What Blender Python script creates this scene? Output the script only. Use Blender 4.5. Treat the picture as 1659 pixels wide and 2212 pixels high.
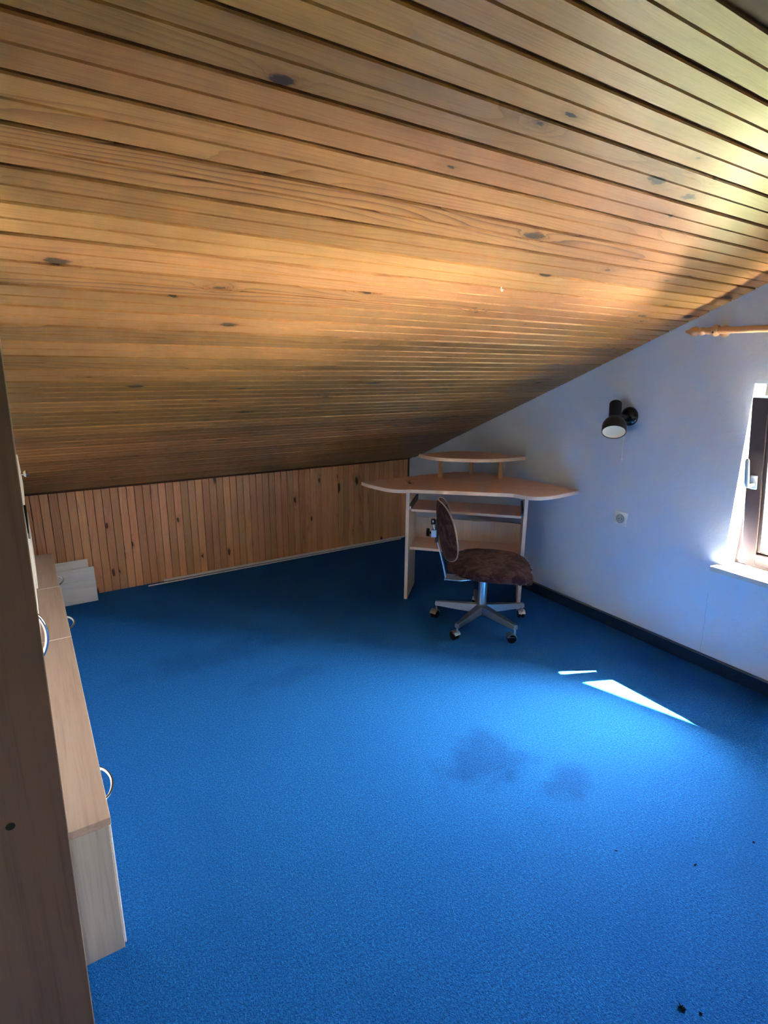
import bpy, bmesh, math, random
from mathutils import Vector, Matrix, noise
random.seed(7)
sc = bpy.context.scene
for o in list(bpy.data.objects):
    bpy.data.objects.remove(o, do_unlink=True)
COL = sc.collection
PI = math.pi

# ------------------------------------------------------------------ camera
FPX, YAW, PITCH, ROLL, EYE = 1209.4, math.radians(32.88), math.radians(14.807), math.radians(0.7036), 1.52
fwd = Vector((math.sin(YAW) * math.cos(PITCH), math.cos(YAW) * math.cos(PITCH), -math.sin(PITCH)))
rgt = Vector((math.cos(YAW), -math.sin(YAW), 0))
upv = rgt.cross(fwd)
R_ = rgt * math.cos(ROLL) + upv * math.sin(ROLL)
U_ = -rgt * math.sin(ROLL) + upv * math.cos(ROLL)
cd = bpy.data.cameras.new('camera')
cam = bpy.data.objects.new('camera', cd)
COL.objects.link(cam)
cam.matrix_world = Matrix(((R_.x, U_.x, -fwd.x, 0), (R_.y, U_.y, -fwd.y, 0), (R_.z, U_.z, -fwd.z, EYE), (0, 0, 0, 1)))
cd.sensor_fit = 'VERTICAL'
cd.sensor_height = 24.0
cd.lens = FPX / 2212 * 24.0
cd.clip_start = 0.02
cd.clip_end = 500
sc.camera = cam

# ------------------------------------------------------------------ world, sun, exposure
SUN = Vector((-0.81, 0.445, -1.0)).normalized()          # direction the sunlight travels
w = bpy.data.worlds.new('sky')
sc.world = w
w.use_nodes = True
nt = w.node_tree
bg = nt.nodes['Background']
sky = nt.nodes.new('ShaderNodeTexSky')
sky.sky_type = 'NISHITA'
sky.sun_disc = False
sky.sun_elevation = math.asin(-SUN.z)
sky.sun_rotation = math.atan2(-SUN.x, -SUN.y)
sky.air_density = 1.0
sky.dust_density = 3.0
nt.links.new(sky.outputs['Color'], bg.inputs['Color'])
bg.inputs['Strength'].default_value = 0.9
sd = bpy.data.lights.new('sun', 'SUN')
sd.energy = 52.0
sd.angle = math.radians(0.53)
sd.color = (1.0, 0.95, 0.86)
so = bpy.data.objects.new('sun', sd)
COL.objects.link(so)
so.rotation_euler = SUN.to_track_quat('-Z', 'Y').to_euler()
so.location = (8, -4, 9)
# the window opening guides sky sampling (a portal sends out no light of its own)
pd = bpy.data.lights.new('window_portal', 'AREA')
pd.shape = 'RECTANGLE'
pd.size = 0.73
pd.size_y = 0.88
pd.cycles.is_portal = True
po = bpy.data.objects.new('window_portal', pd)
COL.objects.link(po)
po.matrix_world = Matrix(((0, 0, 1, 3.16), (-1, 0, 0, 0.928), (0, -1, 0, 1.0115), (0, 0, 0, 1)))
sc.view_settings.view_transform = 'Standard'
sc.view_settings.look = 'None'
sc.view_settings.gamma = 1.0
sc.view_settings.use_curve_mapping = False
sc.view_settings.exposure = 4.9

# ------------------------------------------------------------------ helpers
def tag(o, label, cat, group=None, kind=None):
    o['label'] = label
    if cat: o['category'] = cat
    if group: o['group'] = group
    if kind: o['kind'] = kind
    return o

def empty(name, loc=(0, 0, 0), rz=0.0):
    o = bpy.data.objects.new(name, None)
    COL.objects.link(o)
    o.location = loc
    o.rotation_euler = (0, 0, rz)
    o.empty_display_size = 0.1
    return o

class MB:
    """collects shapes into one mesh"""
    def __init__(s):
        s.bm = bmesh.new()
        s.uv = None
    def poly_faces(s, vs, fs):
        v = [s.bm.verts.new(p) for p in vs]
        for f in fs:
            try: s.bm.faces.new([v[i] for i in f])
            except ValueError: pass
        return v
    def box(s, x0, x1, y0, y1, z0, z1, M=None, bev=0.0):
        vs = [Vector(p) for p in ((x0,y0,z0),(x1,y0,z0),(x1,y1,z0),(x0,y1,z0),(x0,y0,z1),(x1,y0,z1),(x1,y1,z1),(x0,y1,z1))]
        if M is not None: vs = [M @ p for p in vs]
        v = [s.bm.verts.new(p) for p in vs]
        fs = [s.bm.faces.new([v[i] for i in f]) for f in ((3,2,1,0),(4,5,6,7),(0,1,5,4),(1,2,6,5),(2,3,7,6),(3,0,4,7))]
        if bev > 0:
            es = list({e for f in fs for e in f.edges})
            bmesh.ops.bevel(s.bm, geom=es, offset=bev, segments=2, profile=0.5, affect='EDGES')
        return s
    def prism(s, pts, z0, z1, M=None, bev=0.0):
        """pts: outline (x,y), counter-clockwise, extruded in z"""
        n = len(pts)
        T = (lambda p: M @ Vector(p)) if M is not None else (lambda p: Vector(p))
        a = [s.bm.verts.new(T((p[0], p[1], z0))) for p in pts]
        b = [s.bm.verts.new(T((p[0], p[1], z1))) for p in pts]
        fs = [s.bm.faces.new(a[::-1]), s.bm.faces.new(b)]
        for i in range(n):
            j = (i + 1) % n
            s.bm.faces.new((a[i], a[j], b[j], b[i]))
        if bev > 0:
            es = list(fs[0].edges) + list(fs[1].edges)
            bmesh.ops.bevel(s.bm, geom=es, offset=bev, segments=2, profile=0.5, affect='EDGES')
        return s
    def tube(s, path, r, n=12, cap=True):
        path = [Vector(p) for p in path]
        rr = r if isinstance(r, (list, tuple)) else [r] * len(path)
        rings = []
        prev = None
        for i, p in enumerate(path):
            if i == 0: t = path[1] - p
            elif i == len(path) - 1: t = p - path[i - 1]
            else: t = (path[i + 1] - p).normalized() + (p - path[i - 1]).normalized()
            t.normalize()
            if prev is None:
                a = Vector((0, 0, 1)) if abs(t.z) < 0.9 else Vector((1, 0, 0))
                u = t.cross(a).normalized()
            else:
                u = (prev - t * prev.dot(t)).normalized()
            prev = u
            v = t.cross(u)
            rings.append([s.bm.verts.new(p + (u * math.cos(2*PI*k/n) + v * math.sin(2*PI*k/n)) * rr[i]) for k in range(n)])
        for a, b in zip(rings, rings[1:]):
            for k in range(n):
                s.bm.faces.new((a[k], a[(k+1) % n], b[(k+1) % n], b[k]))
        if cap:
            s.bm.faces.new(rings[0][::-1]); s.bm.faces.new(rings[-1])
        return s
    def lathe(s, prof, M=None, n=32):
        """prof: (radius, height) list turned about z"""
        M = M or Matrix.Identity(4)
        rings = []
        for r, z in prof:
            if r < 1e-5: rings.append([s.bm.verts.new(M @ Vector((0, 0, z)))])
            else: rings.append([s.bm.verts.new(M @ Vector((r*math.cos(2*PI*k/n), r*math.sin(2*PI*k/n), z))) for k in range(n)])
        for a, b in zip(rings, rings[1:]):
            if len(a) == 1 and len(b) == 1: continue
            for k in range(n):
                j = (k + 1) % n
                if len(a) == 1: s.bm.faces.new((a[0], b[j], b[k]))
                elif len(b) == 1: s.bm.faces.new((a[k], a[j], b[0]))
                else: s.bm.faces.new((a[k], a[j], b[j], b[k]))
        return s
    def mesh(s, name, mat, smooth=False):
        bmesh.ops.recalc_face_normals(s.bm, faces=s.bm.faces[:])
        me = bpy.data.meshes.new(name)
        if smooth:
            for f in s.bm.faces: f.smooth = True
        s.bm.to_mesh(me)
        s.bm.free()
        if mat: me.materials.append(mat)
        if smooth:
            try: me.set_sharp_from_angle(angle=math.radians(38))
            except Exception: pass
        return me
    def build(s, name, mat, parent=None, smooth=False):
        o = bpy.data.objects.new(name, s.mesh(name, mat, smooth))
        COL.objects.link(o)
        if parent: o.parent = parent
        return o

def axis_matrix(origin, z, x=None):
    z = Vector(z).normalized()
    if x is None: x = Vector((1, 0, 0)) if abs(z.x) < 0.9 else Vector((0, 1, 0))
    x = Vector(x); x = (x - z * x.dot(z)).normalized()
    y = z.cross(x)
    o = Vector(origin)
    return Matrix(((x.x, y.x, z.x, o.x), (x.y, y.y, z.y, o.y), (x.z, y.z, z.z, o.z), (0, 0, 0, 1)))

# ------------------------------------------------------------------ materials
class NT:
    def __init__(s, name):
        s.m = bpy.data.materials.new(name)
        s.m.use_nodes = True
        s.t = s.m.node_tree
        s.b = s.t.nodes['Principled BSDF']
        s.out = s.t.nodes['Material Output']
    def n(s, typ, **kw):
        nd = s.t.nodes.new(typ)
        for k, v in kw.items():
            if k.startswith('i_'):
                key = k[2:]
                key = int(key) if key.isdigit() else key.replace('_', ' ')
                nd.inputs[key].default_value = v
            else: setattr(nd, k, v)
        return nd
    def l(s, a, b): s.t.links.new(a, b)
    def math(s, op, a, b=None, c=None, clamp=False):
        nd = s.t.nodes.new('ShaderNodeMath'); nd.operation = op; nd.use_clamp = clamp
        for i, v in enumerate((a, b, c)):
            if v is None: continue
            if isinstance(v, (int, float)): nd.inputs[i].default_value = v
            else: s.l(v, nd.inputs[i])
        return nd.outputs[0]
    def mix(s, fac, a, b, mode='MIX'):
        nd = s.t.nodes.new('ShaderNodeMix'); nd.data_type = 'RGBA'; nd.blend_type = mode
        for sock, v in ((nd.inputs[0], fac), (nd.inputs[6], a), (nd.inputs[7], b)):
            if isinstance(v, (int, float)): sock.default_value = v
            elif isinstance(v, tuple): sock.default_value = (*v, 1) if len(v) == 3 else v
            else: s.l(v, sock)
        return nd.outputs[2]
    def noise(s, vec, scale, detail=3, rough=0.5, dim='3D', dist=0.0):
        nd = s.n('ShaderNodeTexNoise', noise_dimensions=dim)
        nd.inputs['Scale'].default_value = scale
        nd.inputs['Detail'].default_value = detail
        nd.inputs['Roughness'].default_value = rough
        nd.inputs['Distortion'].default_value = dist
        if vec is not None: s.l(vec, nd.inputs['Vector'])
        return nd.outputs['Fac']
    def mapv(s, vec, scale=(1, 1, 1), loc=(0, 0, 0)):
        nd = s.n('ShaderNodeMapping')
        nd.inputs['Scale'].default_value = scale
        nd.inputs['Location'].default_value = loc
        s.l(vec, nd.inputs['Vector'])
        return nd.outputs[0]
    def ramp(s, fac, stops):
        nd = s.n('ShaderNodeValToRGB')
        e = nd.color_ramp.elements
        while len(e) < len(stops): e.new(0.5)
        for el, (p, c) in zip(e, stops):
            el.position = p
            el.color = (*c, 1) if len(c) == 3 else c
        s.l(fac, nd.inputs[0])
        return nd.outputs[0]
    def bump(s, h, strength, dist):
        nd = s.n('ShaderNodeBump')
        nd.inputs['Strength'].default_value = strength
        nd.inputs['Distance'].default_value = dist
        s.l(h, nd.inputs['Height'])
        s.l(nd.outputs[0], s.b.inputs['Normal'])
    def set(s, **kw):
        for k, v in kw.items():
            key = k.replace('_', ' ')
            sock = s.b.inputs[key]
            if isinstance(v, (int, float)): sock.default_value = v
            elif isinstance(v, tuple): sock.default_value = (*v, 1) if len(v) == 3 else v
            else: s.l(v, sock)
        return s.m

def plain(name, col, rough=0.5, metal=0.0, var=0.06, scale=6.0, spec=0.5, bump=0.0):
    """a plain surface with slight procedural mottling"""
    a = NT(name)
    tc = a.n('ShaderNodeTexCoord')
    f = a.noise(tc.outputs['Object'], scale, 4, 0.6)
    c = a.mix(f, tuple(max(0, x * (1 - var)) for x in col), tuple(min(1, x * (1 + var)) for x in col))
    a.set(Base_Color=c, Roughness=rough, Metallic=metal)
    a.b.inputs['Specular IOR Level'].default_value = spec
    if bump: a.bump(a.noise(tc.outputs['Object'], scale * 12, 2), bump, 0.002)
    return a.m

def pine(name, light, mid, dark, knot, rough=0.36, spread=0.25):
    """tongue and groove pine; UV is in metres, u along the plank"""
    a = NT(name)
    uv = a.n('ShaderNodeUVMap', uv_map='plank')
    info = a.n('ShaderNodeObjectInfo')
    rnd = info.outputs['Random']
    sep = a.n('ShaderNodeSeparateXYZ'); a.l(uv.outputs[0], sep.inputs[0])
    u = a.math('ADD', sep.outputs[0], a.math('MULTIPLY', rnd, 137.0))
    v = a.math('ADD', sep.outputs[1], a.math('MULTIPLY', rnd, 11.3))
    def comb(su, sv):
        c = a.n('ShaderNodeCombineXYZ')
        a.l(a.math('MULTIPLY', u, su), c.inputs[0]); a.l(a.math('MULTIPLY', v, sv), c.inputs[1])
        return c.outputs[0]
    wob = a.noise(comb(22, 70), 1.0, 3, 0.6, '2D')
    vor = a.n('ShaderNodeTexVoronoi', voronoi_dimensions='2D', feature='F1')
    vor.inputs['Scale'].default_value = 1.0
    a.l(comb(2.2, 6.0), vor.inputs['Vector'])
    d = a.math('ADD', vor.outputs['Distance'], a.math('MULTIPLY', a.math('SUBTRACT', wob, 0.5), 0.11))
    csep = a.n('ShaderNodeSeparateColor'); a.l(vor.outputs['Color'], csep.inputs[0])
    wn = a.n('ShaderNodeTexWhiteNoise', noise_dimensions='1D'); a.l(a.math('MULTIPLY', rnd, 7.7), wn.inputs['W'])
    has = a.math('GREATER_THAN', csep.outputs[0], a.math('MULTIPLY_ADD', wn.outputs[0], 0.68, 0.08))
    size = a.math('MULTIPLY_ADD', a.math('POWER', csep.outputs[1], 2.0), 0.085, 0.026)
    kn = a.math('MULTIPLY', has, a.math('SUBTRACT', 1.0, a.math('DIVIDE', d, size), clamp=True))
    knot_core = a.math('MULTIPLY', kn, 2.6, clamp=True)
    halo = a.math('MULTIPLY', has, a.math('POWER', a.math('SUBTRACT', 1.0, a.math('DIVIDE', d, 0.22), clamp=True), 2.0))
    # growth rings that flow along the plank and round the knots
    low = a.noise(comb(0.55, 5.0), 1.0, 2, 0.5, '2D')
    low2 = a.noise(comb(2.4, 16.0), 1.0, 2, 0.5, '2D')
    ph = a.math('ADD', a.math('MULTIPLY', low, 11.0), a.math('MULTIPLY', low2, 1.1))
    ph = a.math('ADD', ph, a.math('MULTIPLY', v, 46.0))
    ph = a.math('ADD', ph, a.math('MULTIPLY', halo, 3.4))
    saw = a.math('FRACT', ph)
    ring = a.math('POWER', saw, 4.0)
    fade = a.math('MULTIPLY', a.noise(comb(0.5, 11.0), 1.0, 2, 0.5, '2D'), 1.7, clamp=True)
    ring = a.math('MULTIPLY', ring, a.math('POWER', fade, 2.2))
    fib = a.noise(comb(5, 420), 1.0, 3, 0.6, '2D')
    blot = a.noise(comb(1.1, 6.0), 1.0, 3, 0.55, '2D')
    base = a.mix(blot, light, mid)
    wr = a.n('ShaderNodeTexWhiteNoise', noise_dimensions='1D'); a.l(a.math('MULTIPLY', rnd, 3.3), wr.inputs['W'])
    base = a.mix(a.math('MULTIPLY', ring, a.math('MULTIPLY_ADD', a.math('POWER', wr.outputs[0], 2.0), 0.95, 0.12), clamp=True), base, dark)
    base = a.mix(a.math('MULTIPLY', a.math('SUBTRACT', fib, 0.42, clamp=True), 0.9), base, dark)
    base = a.mix(a.math('MULTIPLY', halo, 0.45), base, dark)
    base = a.mix(a.math('MULTIPLY', knot_core, 0.93), base, knot)
    hsv = a.n('ShaderNodeHueSaturation')
    rr = a.n('ShaderNodeTexWhiteNoise', noise_dimensions='1D'); a.l(rnd, rr.inputs['W'])
    a.l(a.math('MULTIPLY_ADD', rr.outputs[0], spread * 2, 1.0 - spread), hsv.inputs['Value'])
    a.l(a.math('MULTIPLY_ADD', rnd, 0.013, 0.491), hsv.inputs['Hue'])
    a.l(base, hsv.inputs['Color'])
    a.set(Base_Color=hsv.outputs[0], Roughness=a.math('MULTIPLY_ADD', blot, 0.16, rough - 0.08))
    a.b.inputs['Specular IOR Level'].default_value = 0.32
    a.bump(a.math('ADD', a.math('MULTIPLY', fib, 0.4), a.math('MULTIPLY', halo, -0.8)), 0.25, 0.002)
    return a.m

def laminate(name, c1, c2, axis='z', rough=0.42, scale=1.0):
    """wood-print melamine board, grain along the given object axis"""
    a = NT(name)
    tc = a.n('ShaderNodeTexCoord')
    k = {'x': (1.6, 45, 45), 'y': (45, 1.6, 45), 'z': (45, 45, 1.6)}[axis]
    k2 = {'x': (6, 240, 240), 'y': (240, 6, 240), 'z': (240, 240, 6)}[axis]
    f = a.noise(a.mapv(tc.outputs['Object'], tuple(q * scale for q in k)), 1.0, 4, 0.6, dist=0.6)
    g = a.noise(a.mapv(tc.outputs['Object'], tuple(q * scale for q in k2)), 1.0, 2, 0.5)
    fac = a.math('ADD', a.math('MULTIPLY', f, 0.7), a.math('MULTIPLY', g, 0.3))
    c = a.ramp(fac, [(0.32, c2), (0.5, c1), (0.7, tuple(min(1, q * 1.08) for q in c1))])
    a.set(Base_Color=c, Roughness=rough)
    a.bump(g, 0.12, 0.001)
    return a.m

M = {}
M['ceiling_pine'] = pine('ceiling pine', (0.355, 0.182, 0.060), (0.275, 0.128, 0.040), (0.090, 0.030, 0.009), (0.016, 0.007, 0.004))  # same wood as the wall pine, with dimmer light put into the colour
M['wall_pine'] = pine('wall pine', (0.88, 0.47, 0.22), (0.78, 0.38, 0.165), (0.36, 0.13, 0.05), (0.04, 0.016, 0.008), spread=0.2)  # same wood as the ceiling, albedo raised to imitate lifted shadows
M['joint'] = plain('dark joint', (0.09, 0.036, 0.014), 0.7)
M['grey_laminate'] = laminate('pale maple laminate', (0.42, 0.29, 0.23), (0.34, 0.225, 0.175), 'y')
M['end_laminate'] = laminate('pale maple laminate upright', (0.40, 0.34, 0.29), (0.31, 0.255, 0.215), 'z')
M['white_laminate'] = laminate('white ash laminate', (0.74, 0.70, 0.66), (0.64, 0.60, 0.56), 'x')
M['white_board'] = laminate('white ash board', (0.90, 0.88, 0.86), (0.78, 0.76, 0.74), 'x')
M['edge_white'] = plain('pale edge band', (0.80, 0.74, 0.68), 0.45)
M['brown_laminate'] = laminate('brown wardrobe laminate', (0.165, 0.092, 0.055), (0.115, 0.062, 0.036), 'z', 0.5)
M['desk_top'] = laminate('beech desk top', (0.86, 0.52, 0.40), (0.76, 0.44, 0.33), 'x', 0.38)
M['desk_side'] = laminate('beech desk side', (0.72, 0.56, 0.46), (0.62, 0.47, 0.38), 'z', 0.42)
M['desk_edge'] = plain('beech desk edge', (0.85, 0.66, 0.55), 0.4)
M['post_wood'] = plain('beech post', (0.52, 0.30, 0.18), 0.4)
M['rod_wood'] = plain('varnished rod wood', (0.62, 0.34, 0.16), 0.3)
M['chrome'] = plain('chrome', (0.80, 0.82, 0.85), 0.16, 1.0, 0.03)
M['steel'] = plain('satin steel', (0.62, 0.64, 0.67), 0.32, 1.0, 0.04)
M['alu'] = plain('brushed aluminium', (0.36, 0.38, 0.41), 0.36, 0.95, 0.05)
M['black'] = plain('black plastic', (0.012, 0.012, 0.013), 0.35, 0, 0.1)
M['black_gloss'] = plain('black glossy metal', (0.010, 0.010, 0.011), 0.16, 0, 0.1)
M['rail_black'] = plain('black rail', (0.02, 0.02, 0.022), 0.4)
M['white_plastic'] = plain('white plastic', (0.78, 0.79, 0.78), 0.35, 0, 0.02)
M['cream'] = plain('cream enamel', (0.72, 0.64, 0.50), 0.35, 0, 0.05)
M['window_brown'] = plain('dark brown window varnish', (0.060, 0.036, 0.032), 0.38, 0, 0.25, 9, bump=0.2)
M['handle_alu'] = plain('window handle aluminium', (0.72, 0.74, 0.74), 0.3, 0.6, 0.03)
M['sill'] = plain('grey stone sill', (0.66, 0.63, 0.58), 0.2, 0, 0.07, 30)
M['white_strip'] = plain('white painted strip', (0.88, 0.85, 0.83), 0.45)
M['outside'] = plain('outside render', (0.72, 0.69, 0.63), 0.9)
M['roof'] = plain('roof boards', (0.42, 0.28, 0.17), 0.6, 0, 0.1)
M['dry'] = plain('dry brown scrap', (0.07, 0.04, 0.02), 0.8, 0, 0.3, 60)
M['white_paint'] = plain('white wall paint', (0.84, 0.83, 0.80), 0.85)
M['lint'] = plain('dark lint', (0.006, 0.007, 0.012), 0.95, spec=0.05)

# plaster wall
a = NT('white plaster')
tc = a.n('ShaderNodeTexCoord')
big = a.noise(tc.outputs['Object'], 2.2, 4, 0.6)
fine = a.noise(tc.outputs['Object'], 55, 4, 0.65)
mid = a.noise(tc.outputs['Object'], 13, 3, 0.6)
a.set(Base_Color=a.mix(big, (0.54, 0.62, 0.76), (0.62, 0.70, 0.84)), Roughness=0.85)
a.bump(a.math('ADD', fine, a.math('MULTIPLY', mid, 1.8)), 0.35, 0.004)
sp = a.n('ShaderNodeSeparateXYZ'); a.l(tc.outputs['Object'], sp.inputs[0])
wv = a.math('MULTIPLY', a.math('SUBTRACT', a.noise(a.mapv(tc.outputs['Object'], (0, 0, 1)), 14, 3, 0.6), 0.5), 0.03)
cd_ = a.math('ABSOLUTE', a.math('SUBTRACT', a.math('ADD', sp.outputs[1], wv), a.math('MULTIPLY_ADD', sp.outputs[2], 0.036, 1.326)))
cr = a.math('SUBTRACT', 1.0, a.math('DIVIDE', cd_, 0.0022), clamp=True)
cr = a.math('MULTIPLY', cr, a.math('MULTIPLY', a.math('LESS_THAN', sp.outputs[2], 0.41), a.math('GREATER_THAN', sp.outputs[2], 0.08)))
prev = a.b.inputs['Base Color'].links[0].from_socket
a.set(Base_Color=a.mix(a.math('MULTIPLY', cr, 0.55), prev, (0.26, 0.30, 0.36)))
M['plaster'] = a.m

# carpet
a = NT('blue carpet')
tc = a.n('ShaderNodeTexCoord')
P = tc.outputs['Object']
n1 = a.noise(P, 230, 3, 0.65)
n2 = a.noise(P, 120, 2, 0.6)
n3 = a.noise(P, 2.3, 4, 0.6)
n4 = a.noise(P, 9.0, 3, 0.6)
pile = a.math('ADD', a.math('MULTIPLY', n1, 0.6), a.math('MULTIPLY', n2, 0.4))
c = a.ramp(pile, [(0.36, (0.004, 0.030, 0.125)), (0.5, (0.005, 0.080, 0.27)), (0.64, (0.014, 0.175, 0.48))])
wear = a.math('MULTIPLY', a.math('SUBTRACT', a.math('ADD', a.math('MULTIPLY', n3, 0.75), a.math('MULTIPLY', n4, 0.25)), 0.36, clamp=True), 2.2, clamp=True)
c = a.mix(a.math('MULTIPLY', a.math('SUBTRACT', 1.0, wear), 0.45), c, (0.004, 0.060, 0.235))
sepP = a.n('ShaderNodeSeparateXYZ'); a.l(P, sepP.inputs[0])
def stain(cx, cy, rx, ry, amt):
    dx = a.math('DIVIDE', a.math('SUBTRACT', sepP.outputs[0], cx), rx)
    dy = a.math('DIVIDE', a.math('SUBTRACT', sepP.outputs[1], cy), ry)
    d = a.math('SQRT', a.math('ADD', a.math('MULTIPLY', dx, dx), a.math('MULTIPLY', dy, dy)))
    d = a.math('ADD', d, a.math('MULTIPLY', a.math('SUBTRACT', n4, 0.5), 1.6))
    return a.math('MULTIPLY', a.math('MULTIPLY', a.math('SUBTRACT', 1.0, d, clamp=True), 1.7, clamp=True), amt)
for st in ((1.39, 1.38, 0.23, 0.18, 0.85), (1.56, 1.12, 0.16, 0.10, 0.7), (0.68, 2.75, 0.45, 0.16, 0.6), (0.95, 2.35, 0.3, 0.10, 0.45)):
    c = a.mix(stain(*st), c, (0.45, 0.52, 0.60), 'MULTIPLY')
a.set(Base_Color=c, Roughness=0.95)
a.b.inputs['Specular IOR Level'].default_value = 0.1
a.b.inputs['Sheen Weight'].default_value = 0.25
a.b.inputs['Sheen Tint'].default_value = (0.05, 0.35, 1.0, 1)
a.bump(pile, 0.9, 0.006)
M['carpet'] = a.m
a = NT('dark blue carpet skirting')
tc = a.n('ShaderNodeTexCoord')
n1 = a.noise(tc.outputs['Object'], 220, 3, 0.6)
a.set(Base_Color=a.ramp(n1, [(0.3, (0.006, 0.022, 0.055)), (0.7, (0.014, 0.045, 0.10))]), Roughness=0.95)
a.b.inputs['Specular IOR Level'].default_value = 0.05
a.bump(n1, 0.6, 0.004)
M['skirt'] = a.m

# chair cloth
a = NT('mottled brown plush')
tc = a.n('ShaderNodeTexCoord')
f1 = a.noise(tc.outputs['Object'], 13, 4, 0.7, dist=1.2)
f2 = a.noise(tc.outputs['Object'], 190, 3, 0.7)
c = a.ramp(f1, [(0.34, (0.035, 0.010, 0.012)), (0.47, (0.075, 0.030, 0.030)), (0.58, (0.17, 0.088, 0.082)), (0.72, (0.06, 0.025, 0.025))])
c = a.mix(a.math('MULTIPLY', f2, 0.5), c, (0.03, 0.014, 0.014))
a.set(Base_Color=c, Roughness=0.95)
a.b.inputs['Specular IOR Level'].default_value = 0.1
a.b.inputs['Sheen Weight'].default_value = 0.06
a.bump(f2, 0.9, 0.008)
M['plush'] = a.m
M['piping'] = plain('worn pale piping', (0.42, 0.30, 0.24), 0.8, 0, 0.2, 40)

# clear glass: thin pane, transparent with a mirror-like surface
a = NT('window glass')
tr = a.n('ShaderNodeBsdfTransparent'); tr.inputs[0].default_value = (0.95, 0.98, 0.97, 1)
gl = a.n('ShaderNodeBsdfGlossy'); gl.inputs['Roughness'].default_value = 0.03
fr = a.n('ShaderNodeFresnel'); fr.inputs['IOR'].default_value = 1.45
mx = a.n('ShaderNodeMixShader')
a.l(fr.outputs[0], mx.inputs[0]); a.l(tr.outputs[0], mx.inputs[1]); a.l(gl.outputs[0], mx.inputs[2])
a.l(mx.outputs[0], a.out.inputs['Surface'])
M['glass'] = a.m
M['dark_glass'] = plain('dark smoked glass', (0.008, 0.009, 0.012), 0.08)

# lawn
a = NT('lawn')
tc = a.n('ShaderNodeTexCoord')
g1 = a.noise(tc.outputs['Object'], 0.8, 5, 0.65)
a.set(Base_Color=a.ramp(g1, [(0.3, (0.075, 0.10, 0.03)), (0.7, (0.14, 0.16, 0.06))]), Roughness=0.95)
M['lawn'] = a.m

# ------------------------------------------------------------------ room shell
XW, XL, YK, YN = 2.85, -0.55, 3.99, -2.67         # gable wall, left wall, far knee wall, near knee wall
YR, SL, ZK = 0.66, 0.44, 0.706                    # ridge line, roof slope, knee height at the ceiling
ZR = ZK + SL * (YK - YR)
def zc(y): return ZK + SL * (YK - y) if y >= YR else ZR - SL * (YR - y)

o = MB().box(XL - 0.1, XW + 0.02, YN - 0.1, YK + 0.1, -0.12, 0.0).build('floor', M['carpet'])
tag(o, 'bright blue wall-to-wall carpet covering the attic floor', 'floor', kind='structure')

# gable wall with the window opening
WY0, WY1, WZ0, WZ1 = 0.563, 1.293, 0.569, 1.454
def gable(x0, x1, mb, rise):
    strips = [(YN - 0.1, WY0), (WY1, YK + 0.1)]
    for y0, y1 in strips:
        ys = [y0] + ([YR] if y0 < YR < y1 else []) + [y1]
        pts = [(y0, -0.12), (y1, -0.12)] + [(y, zc(y) + rise) for y in ys[::-1]]
        mb.prism(pts, x0, x1, Matrix(((0, 0, 1, 0), (1, 0, 0, 0), (0, 1, 0, 0), (0, 0, 0, 1))))
    T = Matrix(((0, 0, 1, 0), (1, 0, 0, 0), (0, 1, 0, 0), (0, 0, 0, 1)))
    mb.prism([(WY0, -0.12), (WY1, -0.12), (WY1, WZ0 - 0.025), (WY0, WZ0 - 0.025)], x0, x1, T)
    mb.prism([(WY0, WZ1), (WY1, WZ1), (WY1, zc(WY1) + rise), (YR, ZR + rise), (WY0, zc(WY0) + rise)], x0, x1, T)
mb = MB(); gable(XW, XW + 0.27, mb, 0.034)
bmesh.ops.remove_doubles(mb.bm, verts=mb.bm.verts[:], dist=1e-5)
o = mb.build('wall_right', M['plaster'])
tag(o, 'white plastered gable wall with a window', 'wall', kind='structure')
mb = MB(); gable(XW + 0.27, XW + 0.31, mb, 0.034)
o = mb.build('wall_outside', M['outside'])
tag(o, 'rendered outer face of the gable wall', 'wall', kind='structure')

o = MB().box(XL - 0.1, XL, YN - 0.1, YK + 0.1, -0.12, 2.3).build('wall_left', M['white_paint'])
tag(o, 'plain white wall behind the cabinet row', 'wall', kind='structure')
o = MB().box(XL - 0.1, XW + 0.3, YN - 0.1, YN, -0.12, zc(YN) + 0.03).build('wall_near', M['white_paint'])
tag(o, 'low white knee wall behind the viewer', 'wall', kind='structure')

# planks ------------------------------------------------------------
def plank_mesh(name, length, pitch, gap, mat, th=0.011):
    """plank along +x, width along y, face towards +z; a fine groove runs down its middle"""
    hw = (pitch - gap) / 2
    prof = [(-hw, 0), (-hw, th - 0.004), (-hw + 0.0025, th), (-0.0030, th), (0, th - 0.0050), (0.0030, th), (hw - 0.0025, th), (hw, th - 0.004), (hw, 0)]
    bm = bmesh.new()
    uvl = bm.loops.layers.uv.new('plank')
    A = [bm.verts.new((0, y, z)) for y, z in prof]
    B = [bm.verts.new((length, y, z)) for y, z in prof]
    n = len(prof)
    for i in range(n - 1):
        bm.faces.new((A[i], B[i], B[i + 1], A[i + 1]))
    bm.faces.new(A[::-1]); bm.faces.new(B)
    bmesh.ops.recalc_face_normals(bm, faces=bm.faces[:])
    for f in bm.faces:
        for l in f.loops:
            l[uvl].uv = (l.vert.co.x, l.vert.co.y)
    me = bpy.data.meshes.new(name)
    bm.to_mesh(me); bm.free()
    me.materials.append(mat)
    return me

def slope_slab(name, y0, y1, lift0, lift1, x0, x1, mat):
    pts = [(y0, zc(y0) + lift0), (y1, zc(y1) + lift0), (y1, zc(y1) + lift1), (y0, zc(y0) + lift1)]
    return MB().prism(pts, x0, x1, Matrix(((0, 0, 1, 0), (1, 0, 0, 0), (0, 1, 0, 0), (0, 0, 0, 1)))).build(name, mat)

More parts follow.
